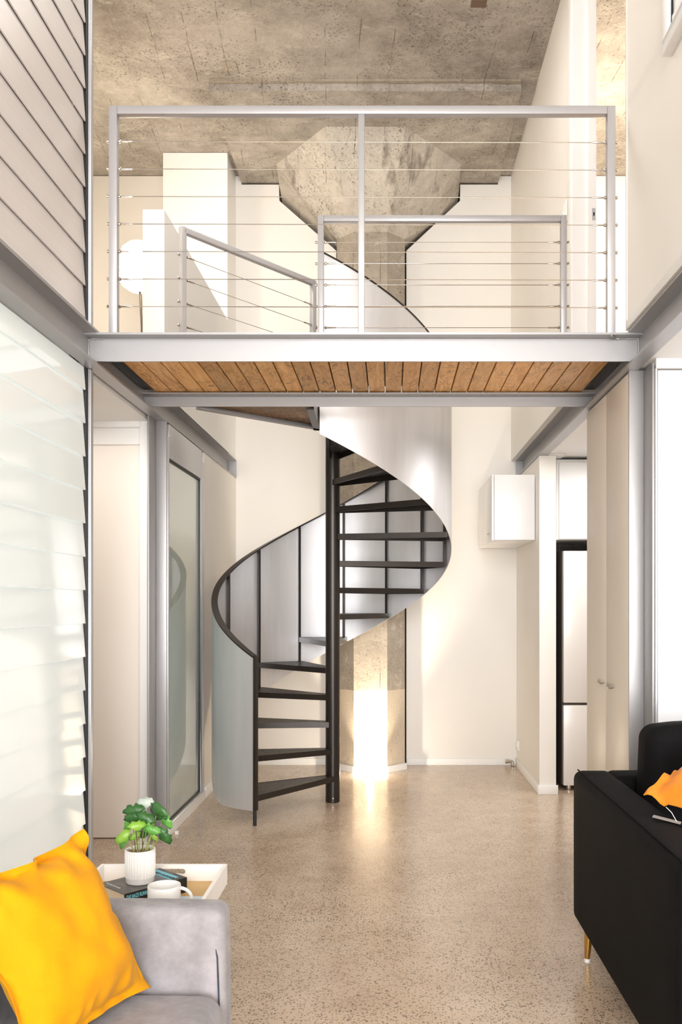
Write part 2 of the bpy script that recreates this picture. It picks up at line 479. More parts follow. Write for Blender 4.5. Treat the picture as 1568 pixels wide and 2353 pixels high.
def capital2():
    m = MB(); cx = -.185; z1 = CAPZ1 + .004
    lo = [m.bm.verts.new(p) for p in oct_pts(SH, SF, yf, YB + .13, CX, CAPZ0)]
    a = m.bm.verts.new((cx - .80, YB + .13, z1 - .16)); b = m.bm.verts.new((cx - .80, 7.70, z1))
    c = m.bm.verts.new((cx - .335, 7.09, z1)); d = m.bm.verts.new((cx + .31, 7.09, z1))
    e = m.bm.verts.new((cx + .80, 7.70, z1)); f = m.bm.verts.new((cx + .80, YB + .13, z1 - .16))
    g = m.bm.verts.new((cx - .80, YB + .13, z1)); h = m.bm.verts.new((cx + .80, YB + .13, z1))
    F = m.bm.faces.new
    F((lo[0], lo[1], b, a)); F((lo[1], lo[2], c, b)); F((lo[2], lo[3], d, c)); F((lo[3], lo[4], e, d)); F((lo[4], lo[5], f, e))
    F((a, b, g)); F((e, f, h)); F((g, b, c, d, e, h)); F(list(reversed(lo))); F((a, g, h, f, lo[5], lo[0]))
    return m.build('capital', 'capital', col)
capital2()
m = MB()
for (x0, y0), (x1, y1) in zip([p[:2] for p in oct_pts(SH, SF, yf, YB, CX, 0)][1:4], [p[:2] for p in oct_pts(SH, SF, yf, YB, CX, 0)][2:5]):
    m.poly([(x0, y0, 0), (x1, y1, 0), (x1 + (x1 - CX) * .06, y1 - .016, 0), (x0 + (x0 - CX) * .06, y0 - .016, 0)], (0, 0, .052))
m.build('skirting', 'white', col)

# floor uplight
ul = thing('floor_uplight', 'small round lit uplight set into floor before column', 'light', (CX, 7.53, 0))
MB().lathe([(.034, 0), (.040, 0), (.040, .004), (.034, .004)], (CX, 7.53, 0), 28).build('ring', 'chrome', ul, True)
MB().lathe([(.001, .0005), (.033, .0005), (.030, .006), (.001, .008)], (CX, 7.53, 0), 24).build('lens', 'uplens', ul, True)
sl = bpy.data.lights.new('uplight_beam', 'SPOT'); sl.energy = 240; sl.color = (1.0, .86, .66); sl.spot_size = R(72); sl.spot_blend = .9; sl.shadow_soft_size = .03
so = bpy.data.objects.new('uplight_beam', sl); C.objects.link(so); so.location = (CX, 7.53, .012); so.rotation_euler = (R(180 - 17), 0, 0)

point('uplight_spill', (CX, 7.53, .02), 10, (1.0, .86, .66), .015)

# --- side walls around the stair, lower level
struct(box('wall_left', 'wall', (LX - .13, LX, 6.66, YB, 0, 2.584)), 'white lower wall between glass panel and back corner', 'wall')
struct(box('baseboard_left', 'white', (LX, LX + .014, 6.665, YB, 0, .085), bev=.003), 'white skirting along lower wall beside glass panel', 'skirting')
struct(box('baseboard_back', 'white', (LX, CX - SH, YB - .014, YB, 0, .06), bev=.003), 'white skirting behind the spiral stair, hall side of column', 'skirting')
struct(box('baseboard_back', 'white', (CX + SH + .02, RX, YB - .014, YB, 0, .06), bev=.003), 'white skirting between column and socket corner', 'skirting')
struct(box('wall_right', 'wall', (RX, RX + .127, 6.81, YB, 0, 2.584)), 'cream nib wall carrying small white cabinet', 'wall')
nb = MB().box(RX - .014, RX, 6.80, YB - .014, 0, .07).box(RX - .014, RX + .141, 6.796, 6.81, 0, .07).bevel(.003).build('baseboard_right', 'white', None, True)
struct(nb, 'white skirting wrapping the end of the nib wall', 'skirting')
# upper part of the stair well walls
struct(box('wall_left', 'wall', (XL - .13, XL - .002, 5.6, YB, 2.60, 2.742)), 'white wall band above the left steel channel', 'wall')
struct(box('wall_right', 'wall', (XR + .002, XR + .13, 6.81, YB, 2.586, ZD)), 'white wall band behind the right steel channel', 'wall')
# loft walls
wr = MB().box(1.09, 1.217, 5.33, YB, ZD, ZC).build('wall_right', 'wall')
struct(wr, 'cream loft wall ending at the doorway jamb', 'wall')
struct(box('wall_right', 'wall', (1.128, 1.24, -6.2, 4.235, 2.752, ZC)), 'cream upper wall with white window, above steel channel', 'wall')
struct(box('trim_1', 'white', (1.120, 1.128, -6.2, 4.235, 2.752, 2.795), bev=.002), 'thin white trim along foot of upper wall', 'trim')
dj = sempty('door_1', 'white doorway jamb with strike plate at end of walkway', 'door frame', (1.15, 5.33, ZD))
box('jamb', 'white', (1.085, 1.222, 5.305, 5.33, ZD, ZC), dj)
box('door_stop', 'white', (1.175, 1.222, 5.285, 5.305, ZD, ZC), dj)
box('architrave', 'white', (1.076, 1.09, 5.31, 5.40, ZD, ZC), dj, .002)
sk = box('strike_plate', 'alu', (1.196, 1.216, 5.282, 5.286, 3.725, 3.795), dj)
box('latch_hole', 'void', (1.203, 1.211, 5.280, 5.283, 3.75, 3.77), sk)
box('jamb', 'doorcream', (1.122, 1.24, 4.236, 4.25, 2.752, ZC), dj)
sw = thing('light_switch', 'white switch plate on cream loft wall near doorway', 'switch', (1.088, 5.55, 3.88))
box('plate', 'white', (1.078, 1.09, 5.47, 5.62, 3.80, 3.93), sw, .003)
box('rocker', 'gloss', (1.072, 1.079, 5.53, 5.56, 3.85, 3.88), sw, .001)
struct(box('wall_left', 'wall', (-3.1, -3.0, 4.2, YB, 0, ZC)), 'far left cream wall of hall and loft', 'wall')
struct(box('wall_right', 'wall', (3.0, 3.1, -6.2, YB, 0, ZC)), 'far right cream wall of kitchen and bedroom', 'wall')
struct(box('wall_left', 'wall', (-1.62, -1.52, -6.2, 2.15, 0, ZC)), 'plain wall beside the louvre bays near the sofa', 'wall')
struct(box('wall_left', 'wall', (-3.0, -1.53, 4.25, 4.30, 0, ZC)), 'wall return behind the louvre frames', 'wall')
struct(box('wall_left', 'wall', (-1.63, -1.60, 2.1, 4.27, 0, ZC)), 'backing wall behind the louvre blades', 'wall')
# white column block in loft
struct(box('wall_back', 'white', (-1.943, -1.392, 7.63, YB, ZD, ZC - .004)), 'bright white projecting block beside drop panel', 'wall')
# loft floors and lower ceilings
struct(box('floor', 'ply', (-3.0, XL - .01, 4.30, YB, 2.62, ZD)), 'loft floor on the lamp side', 'floor')
struct(box('floor', 'ply', (XR + .01, 3.0, -6.2, YB, 2.66, ZD)), 'loft floor over the kitchen side', 'floor')
struct(box('ceiling', 'white', (XR + .002, 3.0, -6.2, 6.805, 2.60, 2.655)), 'white ceiling over kitchen and dining side', 'ceiling')
struct(box('ceiling', 'white', (XR + .135, 3.0, 6.805, 7.7, 2.60, 2.655)), 'white ceiling directly over the refrigerator', 'ceiling')
struct(box('ceiling', 'white', (-3.0, XL - .02, 4.30, 5.5, 2.57, 2.615)), 'white ceiling over the hall recess', 'ceiling')
# balustrade wall in loft
struct(box('wall_left', 'white', (-1.518, -1.385, 5.47, 7.63, ZD, 3.87)), 'low white balustrade wall beside the floor lamp', 'wall')

# hall recess with cream door facing the room
struct(MB().box(-3.0, -2.45, 5.50, 5.62, 0, 2.57).box(-2.45, -1.46, 5.50, 5.62, 2.435, 2.57).build('wall_left', 'white'), 'white wall over the cream hall door', 'wall')
hd = sempty('door_2', 'tall plain cream door in white frame beside silver post', 'door', (-1.95, 5.5, 0))
m = MB().box(-1.535, -1.485, 5.46, 5.60, 0, 2.59).box(-2.45, -1.535, 5.46, 5.60, 2.535, 2.585).box(-2.45, -2.40, 5.46, 5.60, 0, 2.535).bevel(.003)
m.build('frame', 'white', hd, True)
box('leaf', 'doorcream', (-2.40, -1.537, 5.52, 5.56, .006, 2.533), hd)

# glass panel door on the left
gd = sempty('door_3', 'frosted green glass sliding door in silver frame beside stair', 'door', (LX, 6.1, 0))
x0, x1 = LX - .05, LX + .004
m = MB().box(x0, x1, 5.57, 5.60, 0, 2.50).box(x0, x1, 6.56, 6.65, 0, 2.50).box(x0, x1, 5.60, 6.56, 0, .07).box(x0, x1, 5.60, 6.56, 2.37, 2.58).bevel(.003)
m.build('frame', 'alu', gd, True)
m = MB().box(x0 + .02, x1 - .012, 5.60, 5.61, .07, 2.37).box(x0 + .02, x1 - .012, 6.548, 6.56, .07, 2.37).box(x0 + .02, x1 - .012, 5.61, 6.548, .07, .082).box(x0 + .02, x1 - .012, 5.61, 6.548, 2.358, 2.37)
m.build('gasket', 'black', gd)
box('glass_pane', 'glass', (x0 + .022, x1 - .022, 5.605, 6.555, .075, 2.365), gd)
box('sill', 'white', (x1, x1 + .008, 5.57, 6.655, 0, .06), gd)
box('floor_stop', 'white', (x1 + .03, x1 + .05, 5.62, 5.64, 0, .02), gd)

# ------------------------------------------------------------------ steel frame
def channel(name, web, sgn, y0, y1, label):
    """C channel along Y with toes towards the room (sgn=+1 => +X)"""
    z0, z1, fl, tw, tf = 2.585, 2.747, .072, .008, .010
    t = thing(name, label, 'beam', (web, (y0 + y1) / 2, z0))
    X = lambda d: web + sgn * d
    prof = [(X(0), z0), (X(fl), z0), (X(fl), z0 + tf), (X(tw), z0 + tf + .004), (X(tw), z1 - tf - .004), (X(fl), z1 - tf), (X(fl), z1), (X(0), z1)]
    MB().poly([(x, y0, z) for x, z in prof], (0, y1 - y0, 0)).build('channel', 'steel', t)
    e = sorted((X(tw), X(fl)))
    box('end_plate', 'steel', (e[0], e[1], y1 - .012, y1 - .002, z0 + tf, z1 - tf), t)
    return t
chl = channel('steel_beam', XL, 1, 1.6, 8.03, 'silver steel channel running over louvre glass to back wall')
chr_ = channel('steel_beam', XR, -1, 1.6, 8.03, 'silver steel channel running over cream pantry to back wall')
for b, ys in ((chl, (3.35, 4.62, 4.80, 5.75, 5.9, 6.9)), (chr_, (3.75, 4.75, 5.6, 5.75, 6.45, 7.2))):
    sg = 1 if b == chl else -1
    wx = (XL if b == chl else XR) + sg * .008
    for y in ys:
        MB().tube([(wx, y, 2.62), (wx + sg * .002, y, 2.62)], .006, 8).build('bolt_hole', 'void', b)

fb = thing('steel_beam', 'silver front edge beam of walkway under the tall railing', 'beam', (0, 4.29, 2.617))
MB().poly([(-1.449, y, z) for y, z in ((4.222, 2.727), (4.222, 2.737), (4.296, 2.737), (4.296, 2.617), (4.286, 2.617), (4.286, 2.724), (4.282, 2.727))], (2.644, 0, 0)).build('angle', 'steel', fb)
bb = thing('steel_beam', 'shallow silver beam at rear edge of walkway timber', 'beam', (0, 5.265, 2.617))
MB().poly([(-1.449, y, z) for y, z in ((5.195, 2.676), (5.195, 2.683), (5.275, 2.683), (5.275, 2.617), (5.265, 2.617), (5.265, 2.672), (5.261, 2.676))], (2.644, 0, 0)).build('angle', 'steel', bb)
for i in range(36):
    x = -1.36 + i * .07
    if i % 1 == 0:
        MB().tube([(x, 5.225, 2.677), (x, 5.225, 2.674)], .004, 6).build('screw', 'chrome', bb)
def weld(path, parent, r=.005):
    pts = []
    for (a, b) in zip(path, path[1:]):
        a, b = Vector(a), Vector(b); n = max(3, int((b - a).length / .012))
        pts += [a.lerp(b, i / n) + Vector((random.uniform(-.002, .002),) * 3) for i in range(n)]
    pts.append(Vector(path[-1]))
    MB().tube(pts, [r * random.uniform(.6, 1.3) for _ in pts], 6).build('weld_bead', 'steel', parent, True, 80)
weld([(-1.447, 4.283, 2.60), (-1.447, 4.283, 2.724), (-1.38, 4.283, 2.724)], fb)
weld([(1.193, 4.283, 2.60), (1.193, 4.283, 2.724), (1.08, 4.283, 2.724), (1.05, 4.225, 2.724)], fb)
weld([(-1.447, 5.262, 2.61), (-1.447, 5.262, 2.675)], bb, .004)
weld([(1.193, 5.262, 2.61), (1.193, 5.262, 2.675)], bb, .004)

# walkway timber
deck = thing('walkway_deck', 'timber walkway deck of oiled planks between the steel beams', 'deck', (0, 4.8, 2.69))
px0, pst = -1.372, .09592
for i in range(26):
    a = px0 + i * pst
    m = MB().box(-.0446, .0446, -.485, .485, 0, .045).bevel(.002, 1)
    o = m.build('plank', 'wood', deck)
    o.location = (a + pst / 2, 4.785, 2.69 + random.uniform(0, .002))
box('light_block_sheet', 'ply', (-1.37, 1.12, 4.302, 5.268, 2.7375, 2.7395), deck)  # unseen sheet added to block light so plank gaps stay dark
struct(box('trim_2', 'dark', (-1.44, -1.377, 4.30, 5.2, 2.70, 2.735)), 'dark packing strip beside outermost plank, louvre side', 'trim')
struct(box('trim_3', 'dark', (1.125, 1.19, 4.30, 5.2, 2.70, 2.735)), 'dark packing strip beside outermost plank, pantry side', 'trim')

# landing to the stair
ld = thing('stair_landing', 'triangular plywood landing with steel edge at top of stair', 'landing', (-.8, 5.5, 2.6))
La, Lb, Lc = Vector((-1.148, 5.285, 0)), Vector((-.468, 5.925, 0)), Vector((-.455, 5.285, 0))
for (p, q) in ((La, Lb), (Lb, Lc)):
    d = (q - p).normalized(); nrm = Vector((d.y, -d.x, 0))
    m = MB().beam(p + Vector((0, 0, 2.655)), q + Vector((0, 0, 2.655)), .008, .105)
    m.beam(p + nrm * .02 + Vector((0, 0, 2.606)), q + nrm * .02 + Vector((0, 0, 2.606)), .04, .008)
    m.build('edge_angle', 'dark' if p == Lb else 'steel', ld)
for i in range(7):
    ya, yb = 5.29 + i * .09, 5.29 + (i + 1) * .09 - .004
    fx = lambda y: La.x + (Lb.x - La.x) * (y - La.y) / (Lb.y - La.y) + .012
    MB().poly([(fx(ya), ya, 2.63), (-.47, ya, 2.63), (-.47, yb, 2.63), (min(-.475, fx(yb)), yb, 2.63)], (0, 0, .072)).build('plank', 'ply', ld)

# ------------------------------------------------------------------ posts
def angle_post(label, xa, xb, y, sgn, ztop, dep):
    """flat face towards camera (xa..xb) at y, side leg running forward from xb-side"""
    t = thing('steel_post', label, 'post', ((xa + xb) / 2, y, 0))
    lo, hi = min(xa, xb), max(xa, xb)
    MB().box(lo, hi, y, y + .012, 0, ztop).bevel(.002).build('flange', 'steel', t, True)
    xs = xb
    MB().box(min(xs, xs + sgn * .012), max(xs, xs + sgn * .012), y - dep, y + .012, 0, ztop).bevel(.002).build('web', 'steel', t, True)
    return t
angle_post('silver steel post between cream hall door and glass door', -1.387, -1.452, 5.53, -1, 2.585, .16)
angle_post('silver steel post between cream pantry and white panel', 1.16, 1.232, 4.33, 1, 2.585, .14)
MB().box(-1.53, -1.455, 5.40, 5.46, 0, .012).build('post_foot', 'white', None)
tag(bpy.data.objects['post_foot'], 'flat white foot plate on floor by silver post', 'plate')

# ------------------------------------------------------------------ railings
def cable(parent, a, b, swa=True):
    a, b = Vector(a), Vector(b); d = (b - a).normalized()
    c = MB().tube([a, b], .0019, 6).build('cable', 'chrome', parent, True)
    for p, s in ((a, 1), (b, -1)):
        MB().tube([p + d * s * .028, p + d * s * .036, p + d * s * .085, p + d * s * .09], [.0022, .0042, .0042, .0022], 8).build('ferrule', 'chrome', c, True)
        MB().tube([p + d * s * .020, p + d * s * .024, p + d * s * .032, p + d * s * .036], [.004, .0085, .0085, .003], 8).build('nut', 'chrome', c, True)
        MB().tube([p - d * s * .036, p - d * s * .032, p - d * s * .024, p - d * s * .020], [.003, .008, .008, .004], 8).build('bolt', 'chrome', c, True)
    return c
def post(parent, x, y, z0, z1, wx=.04, name='post'):
    return MB().box(x - wx / 2, x + wx / 2, y - .02, y + .02, z0, z1).bevel(.003).build(name, 'rail', parent, True)

ra = thing('cable_railing', 'tall silver front railing with three posts and seven cables', 'railing', (-.13, 4.32, ZD))
ZT = 3.855
post(ra, -1.338, 4.32, ZD, ZT); post(ra, 1.068, 4.32, ZD, ZT); post(ra, -.139, 4.32, ZD, ZT - .04, .03)
MB().box(-1.318, 1.048, 4.30, 4.34, ZT - .04, ZT).bevel(.003).build('top_rail', 'rail', ra, True)
for i in range(7):
    z = 3.691 - i * .1332
    cable(ra, (-1.338, 4.32, z), (1.068, 4.32, z - .006))

rb = thing('cable_railing', 'silver railing along rear edge of walkway in front of curved sheet', 'railing', (.3, 5.2, ZD))
ZT2 = 3.711
post(rb, -.404, 5.2, ZD, ZT2, .034); post(rb, 1.01, 5.2, ZD, ZT2, .034)
MB().box(-.387, .993, 5.182, 5.218, ZT2 - .035, ZT2).bevel(.003).build('top_rail', 'rail', rb, True)
for i in range(6):
    z = 1.451 + (1388 - 557 - i * 49) * 5.2 / 2050
    cable(rb, (-.404, 5.2, z), (1.01, 5.2, z))

rc = thing('cable_railing', 'short silver railing slanting along the stair landing edge', 'railing', (-.85, 5.55, ZD))
ZT3 = 3.62
A, B = Vector((-1.195, 5.134, 0)), Vector((-.517, 5.984, 0))
dv = (B - A).normalized()
for P in (A, B):
    MB().beam((P.x, P.y, 2.741 if P is A else 2.752), (P.x, P.y, ZT3), .034, .034, up=(dv.x, dv.y, 0)).bevel(.003).build('post', 'rail', rc, True)
MB().beam((A.x, A.y, ZT3 - .017), (B.x, B.y, ZT3 - .017), .034, .034).bevel(.003).build('top_rail', 'rail', rc, True)
for i in range(5):
    z = 3.62 - .165 - i * .135
    cable(rc, (A.x, A.y, z), (B.x, B.y, z))

# ------------------------------------------------------------------ spiral stair
PXY = Vector((-.422, 6.552)); RI, RB, RS = .053, .85, .872
T1, DT, RISE = -146.9, 24.9, .1965
def pol(r, a, z):
    return (PXY.x + r * math.sin(R(a)), PXY.y + r * math.cos(R(a)), z)
ang = lambda k: T1 + DT * (k - 1)
st = thing('spiral_staircase', 'dark steel spiral staircase wrapped in curved silver sheet balustrade', 'staircase', (PXY.x, PXY.y, 0))
MB().lathe([(.050, 0), (RI, .004), (RI, 2.70), (.05, 2.704)], (PXY.x, PXY.y, 0), 32).build('centre_pole', 'dark', st, True)
MB().tube([(PXY.x + .006, PXY.y - RI - .001, .035), (PXY.x + .006, PXY.y - RI + .004, .035)], .004, 8).build('rivet', 'chrome', st)
def tread(k):
    a0, a1, z = ang(k), ang(k + 1) + 1.5, RISE * k
    H, th = .040, .006
    ins = .03
    def corner(r, a, off):   # shift sideways by off metres (tangentially)
        x, y, _ = pol(r, a, 0)
        return Vector((x - off * math.cos(R(a)) * -1, y + off * math.sin(R(a)) * -1, 0)) if False else Vector((x + off * math.cos(R(a)), y - off * math.sin(R(a)), 0))
    f_in = corner(.03, a0, -.040); f_out = corner(RB - .004, a0, -.004)
    b_in = corner(.03, a1, .02); b_out = corner(RB - .004, a1, .004)
    mid = Vector(pol(RB - .002, (a0 + a1) / 2, 0))
    m = MB()
    for p, q in ((f_in, f_out), (f_out, mid), (mid, b_out), (b_out, b_in)):
        m.beam(p + Vector((0, 0, z - H / 2)), q + Vector((0, 0, z - H / 2)), th, H)
    o = m.build('tread', 'dark', st)
    MB().poly([tuple((v + Vector((0, 0, z - .008)))) for v in (f_in, f_out, mid, b_out, b_in)], (0, 0, .007)).build('tread_plate', 'plate', o)
    return o
for k in range(1, 15): tread(k)

def interp(tab, k):
    for (a, za), (b, zb) in zip(tab, tab[1:]):
        if k <= b: return za + (zb - za) * (k - a) / (b - a)
    return tab[-1][1]
BOT = [(1, .10), (1.9, .085), (2.3, .105), (2.76, .215), (4, .50), (6, .925), (8, 1.325), (10.4, 1.80), (14.2, 2.535)]
zb_ = lambda k: interp(BOT, k)
zt_ = lambda k: RISE * k + .905
K0, K1, N = 1.0, 14.2, 150
def sheet():
    m = MB(); rows = []
    for i in range(N + 1):
        k = K0 + (K1 - K0) * i / N; a = ang(k)
        b, t = zb_(k), zt_(k)
        col_ = []
        for r in (RS, RS - .004):
            col_.append([m.bm.verts.new(pol(r, a, b + (t - b) * j / 6)) for j in range(7)])
        rows.append(col_)
    for p, q in zip(rows, rows[1:]):
        for j in range(6):
            m.bm.faces.new((p[0][j], q[0][j], q[0][j + 1], p[0][j + 1]))
            m.bm.faces.new((p[1][j], p[1][j + 1], q[1][j + 1], q[1][j]))
        m.bm.faces.new((p[0][0], p[1][0], q[1][0], q[0][0])); m.bm.faces.new((p[0][6], q[0][6], q[1][6], p[1][6]))
    for e in (rows[0], rows[-1]):
        for j in range(6): m.bm.faces.new((e[0][j], e[0][j + 1], e[1][j + 1], e[1][j]))
    return m.build('sheet_balustrade', 'sheet', st, True, 50)
sheet()
def handrail():
    m = MB(); rows = []
    for i in range(N + 1):
        k = K0 + (K1 - K0) * i / N; a = ang(k); t = zt_(k)
        rows.append([m.bm.verts.new(pol(r, a, t + dz)) for r, dz in ((RS + .003, -.001), (RS + .003, .011), (RS - .042, .011), (RS - .042, -.001))])
    for p, q in zip(rows, rows[1:]):
        for j in range(4): m.bm.faces.new((p[j], q[j], q[(j + 1) % 4], p[(j + 1) % 4]))
    m.bm.faces.new(rows[0]); m.bm.faces.new(list(reversed(rows[-1])))
    return m.build('handrail', 'dark', st, True, 50)
handrail()
for k in range(2, 15):
    a = ang(k); x, y, _ = pol(RB + .004, a, 0)
    rad = Vector((math.sin(R(a)), math.cos(R(a)), 0))
    MB().beam((x, y, RISE * (k - 1) - .03), (x, y, zt_(k) + .001), .02, .02, up=rad).build('baluster', 'dark', st)
a = ang(1); x, y, _ = pol(RB, a, 0); rad = Vector((math.sin(R(a)), math.cos(R(a)), 0))
MB().beam((x, y, .10), (x, y, zt_(1) + .006), .03, .034, up=rad).bevel(.002).build('newel_post', 'dark', st, True)
MB().tube([(x, y, 0), (x, y, .11)], .012, 12).build('newel_foot', 'black', st, True)

# ------------------------------------------------------------------ louvre windows
def louvre(name, label, mat, zb, n, pitch, zt, zlow):
    t = sempty(name, label, 'louvre window', (-1.47, 3.2, zlow))
    y0, y1 = 2.16, 4.262
    for i in range(n):
        z = zb + i * pitch
        top = pitch + .005
        if z + top > zt + .02: top = zt - z
        if top < .05: continue
        mm = MB().poly([(-1.462, y0, 0), (-1.456, y0, .002), (-1.456 - .012 * top / pitch, y0, top), (-1.462 - .012 * top / pitch, y0, top - .002)], (0, y1 - y0, 0))
        o = mm.build('louvre_blade', mat, t); o.location.z = z
        c = MB().box(-1.474, -1.456, 4.263, 4.275, z - .006, z + .006).build('clip', 'dark', o)
        c.location.z = -z if False else 0
        c.matrix_parent_inverse = Matrix.Translation((0, 0, -z))
    box('clip_track', 'black', (-1.515, -1.4555, 4.268, 4.30, zlow, zt), t)
    m = MB().box(-1.50, -1.443, 4.30, 4.335, zlow, zt).box(-1.455, -1.449, 4.292, 4.30, zlow, zt).bevel(.002)
    m.build('frame', 'alu', t, True)
    box('frame', 'alu', (-1.52, -1.44, 2.10, 2.16, zlow, zt), t)
    return t
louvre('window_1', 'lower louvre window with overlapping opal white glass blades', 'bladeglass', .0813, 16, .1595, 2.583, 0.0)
louvre('window_2', 'upper louvre window with overlapping taupe metal blades', 'blademetal', 2.815, 16, .157, ZC, 2.75)

# upper right window
wn = sempty('window_3', 'white framed window high in the cream upper wall', 'window', (1.1, 3.0, 3.75))
X0 = 1.128
m = MB().box(1.088, X0, 2.0, 3.57, 3.64, 3.70).box(1.088, X0, 3.51, 3.57, 3.70, 5.1).box(1.088, X0, 2.0, 2.06, 3.70, 5.1).box(1.088, X0, 2.0, 3.57, 5.1, 5.16).bevel(.003)
m.build('frame', 'white', wn, True)
m = MB().box(1.105, X0 + .001, 2.06, 3.51, 3.70, 3.712).box(1.105, X0 + .001, 3.50, 3.51, 3.712, 5.1)
m.build('gasket', 'black', wn)
box('glass_pane', 'paleblue', (1.112, X0 + .002, 2.06, 3.502, 3.71, 5.1), wn)
box('sash_trim', 'white', (1.10, 1.113, 2.06, 3.48, 3.722, 3.745), wn)

# ------------------------------------------------------------------ kitchen side
pn = thing('pantry_cabinet', 'tall cream pantry with two glossy doors beside silver post', 'cabinet', (1.45, 4.8, 0))
box('carcass', 'cream', (1.182, 1.75, 4.345, 5.268, .02, 2.58), pn)
for i, (ya, yb) in enumerate(((4.348, 4.797), (4.801, 5.266))):
    d = box('door', 'cream', (1.162, 1.181, ya, yb, .06, 2.578), pn, .002)
    # swept crescent pull
    yc = 4.70 if i == 0 else 4.90
    path = []; rr = []
    for j in range(13):
        s_ = j / 12 * 2 - 1
        path.append((1.161 - .016 * math.cos(s_ * math.pi / 2), yc + s_ * .075, 1.018 + (i * .008) + .006 * math.sin(s_ * math.pi)))
        rr.append(.0015 + .006 * (1 - s_ * s_))
    MB().tube(path, rr, 8).build('handle', 'chrome', d, True, 80)
box('plinth', 'white', (1.19, 1.75, 4.345, 5.268, 0, .06), pn)

fr = thing('refrigerator', 'white two-door refrigerator with dark sides behind cream pantry', 'refrigerator', (1.65, 7.2, 0))
box('body', 'fridge', (1.343, 1.945, 6.985, 7.60, .035, 1.868), fr, .004)
d1 = box('freezer_door', 'fridgedoor', (1.348, 1.943, 6.93, 6.985, .04, .664), fr, .005)
d2 = box('fridge_door', 'fridgedoor', (1.348, 1.943, 6.93, 6.985, .684, 1.864), fr, .005)
box('door_gap', 'fridge', (1.347, 1.943, 6.952, 6.986, .664, .684), fr)
for x in (1.40, 1.88):
    MB().lathe([(.02, 0), (.022, .01), (.018, .036)], (x, 6.99, 0), 12).build('foot', 'chrome', fr, True)
    MB().lathe([(.02, 0), (.022, .01), (.018, .036)], (x, 7.55, 0), 12).build('foot', 'chrome', fr, True)
oc = thing('overhead_cabinet', 'white cabinet over the refrigerator', 'cabinet', (1.65, 7.2, 1.954))
box('carcass', 'white', (1.30, 1.96, 6.97, 7.62, 1.954, 2.58), oc)
box('door', 'gloss', (1.318, 1.955, 6.945, 6.969, 1.958, 2.555), oc, .002)
struct(box('wall_back', 'white', (RX + .13, 3.0, 7.64, 7.72, 0, 2.60)), 'white kitchen wall behind the refrigerator', 'wall')
bsp = thing('backsplash_strip', 'grey tiled strip between refrigerator and overhead cabinet', 'tiles', (1.6, 7.6, 1.87))
for i in range(5):
    box('tile', 'fridge', (1.32 + i * .13, 1.445 + i * .13, 7.60, 7.612, 1.872, 1.95), bsp)

wc = thing('wall_cabinet', 'small white wall cabinet high on cream nib wall', 'cabinet', (1.0, 7.5, 1.951))
box('carcass', 'gloss', (.818, RX - .004, 7.0, 8.02, 1.955, 2.466), wc, .002)
dr = box('door', 'gloss', (.798, .815, 7.002, 8.018, 1.951, 2.47), wc, .002)
MB().tube([(.797, 7.06, 2.005), (.775, 7.06, 2.005), (.775, 7.13, 2.005), (.797, 7.13, 2.005)], .005, 8).build('handle', 'chrome', dr, True, 80)

ct = thing('power_outlet', 'white power outlet low on nib wall near corner', 'outlet', (RX, 7.9, .2))
box('plate', 'white', (RX - .012, RX, 7.86, 7.96, .155, .245), ct, .003)
box('switch_block', 'gloss', (RX - .018, RX - .011, 7.88, 7.90, .18, .22), ct, .001)
box('switch_block', 'gloss', (RX - .018, RX - .011, 7.92, 7.94, .18, .22), ct, .001)
tp = thing('pipe_valve', 'small chrome pipe elbow at skirting by nib corner', 'pipe', (1.07, 7.98, 0))
MB().tube([(1.03, 7.975, .045), (1.045, 7.975, .045), (1.075, 7.975, .046), (1.092, 7.975, .042), (1.095, 7.975, .028), (1.095, 7.975, .0)], [.018, .018, .013, .013, .013, .011], 12).build('elbow', 'chrome', tp, True, 50)
MB().lathe([(.02, .0), (.022, .004), (.012, .008)], (1.095, 7.975, 0), 14).build('flange', 'chrome', tp, True)

pd = sempty('door_4', 'pale white flush panel facing the room beside silver post', 'door', (1.9, 4.2, 0))
box('panel', 'paleblue', (1.258, 2.6, 4.19, 4.22, 0, 2.55), pd, .002)
box('edge_strip', 'alu', (1.245, 1.254, 4.185, 4.225, 0, 2.57), pd)
box('header', 'white', (1.245, 3.0, 4.17, 4.26, 2.555, 2.60), pd)
box('shadow_gap', 'black', (1.253, 1.259, 4.20, 4.22, 0, 2.55), pd)
struct(box('wall_right', 'white', (2.6, 3.0, 4.20, 4.28, 0, 2.56)), 'white wall beside the pale flush panel', 'wall')

# ------------------------------------------------------------------ loft floor lamp
lp = thing('floor_lamp', 'lit white two-tier floor lamp behind low balustrade wall', 'lamp', (-1.97, 7.0, ZD))
c = (-1.97, 7.0, 0)
MB().lathe([(.02, 4.285), (.085, 4.275), (.13, 4.235), (.15, 4.18), (.156, 4.04), (.152, 4.03), (.02, 4.03)], c, 40).build('shade', 'lampshade', lp, True)
MB().lathe([(.02, 4.028), (.155, 4.022), (.158, 3.99), (.13, 3.945), (.08, 3.91), (.03, 3.895)], c, 40).build('diffuser', 'lampshade', lp, True)
MB().tube([(-1.97, 7.0, 3.97), (-1.955, 6.98, 3.85), (-1.94, 6.97, 3.6), (-1.955, 6.98, 3.2), (-1.97, 7.0, ZD + .02)], .009, 10).build('stem', 'fridge', lp, True)
MB().lathe([(.14, 0), (.145, .006), (.14, .02), (.02, .026)], (-1.97, 7.0, ZD), 32).build('base', 'fridge', lp, True)
point('lamp_bulb', (-1.97, 6.75, 4.1), 40, (1.0, .88, .7), .16)

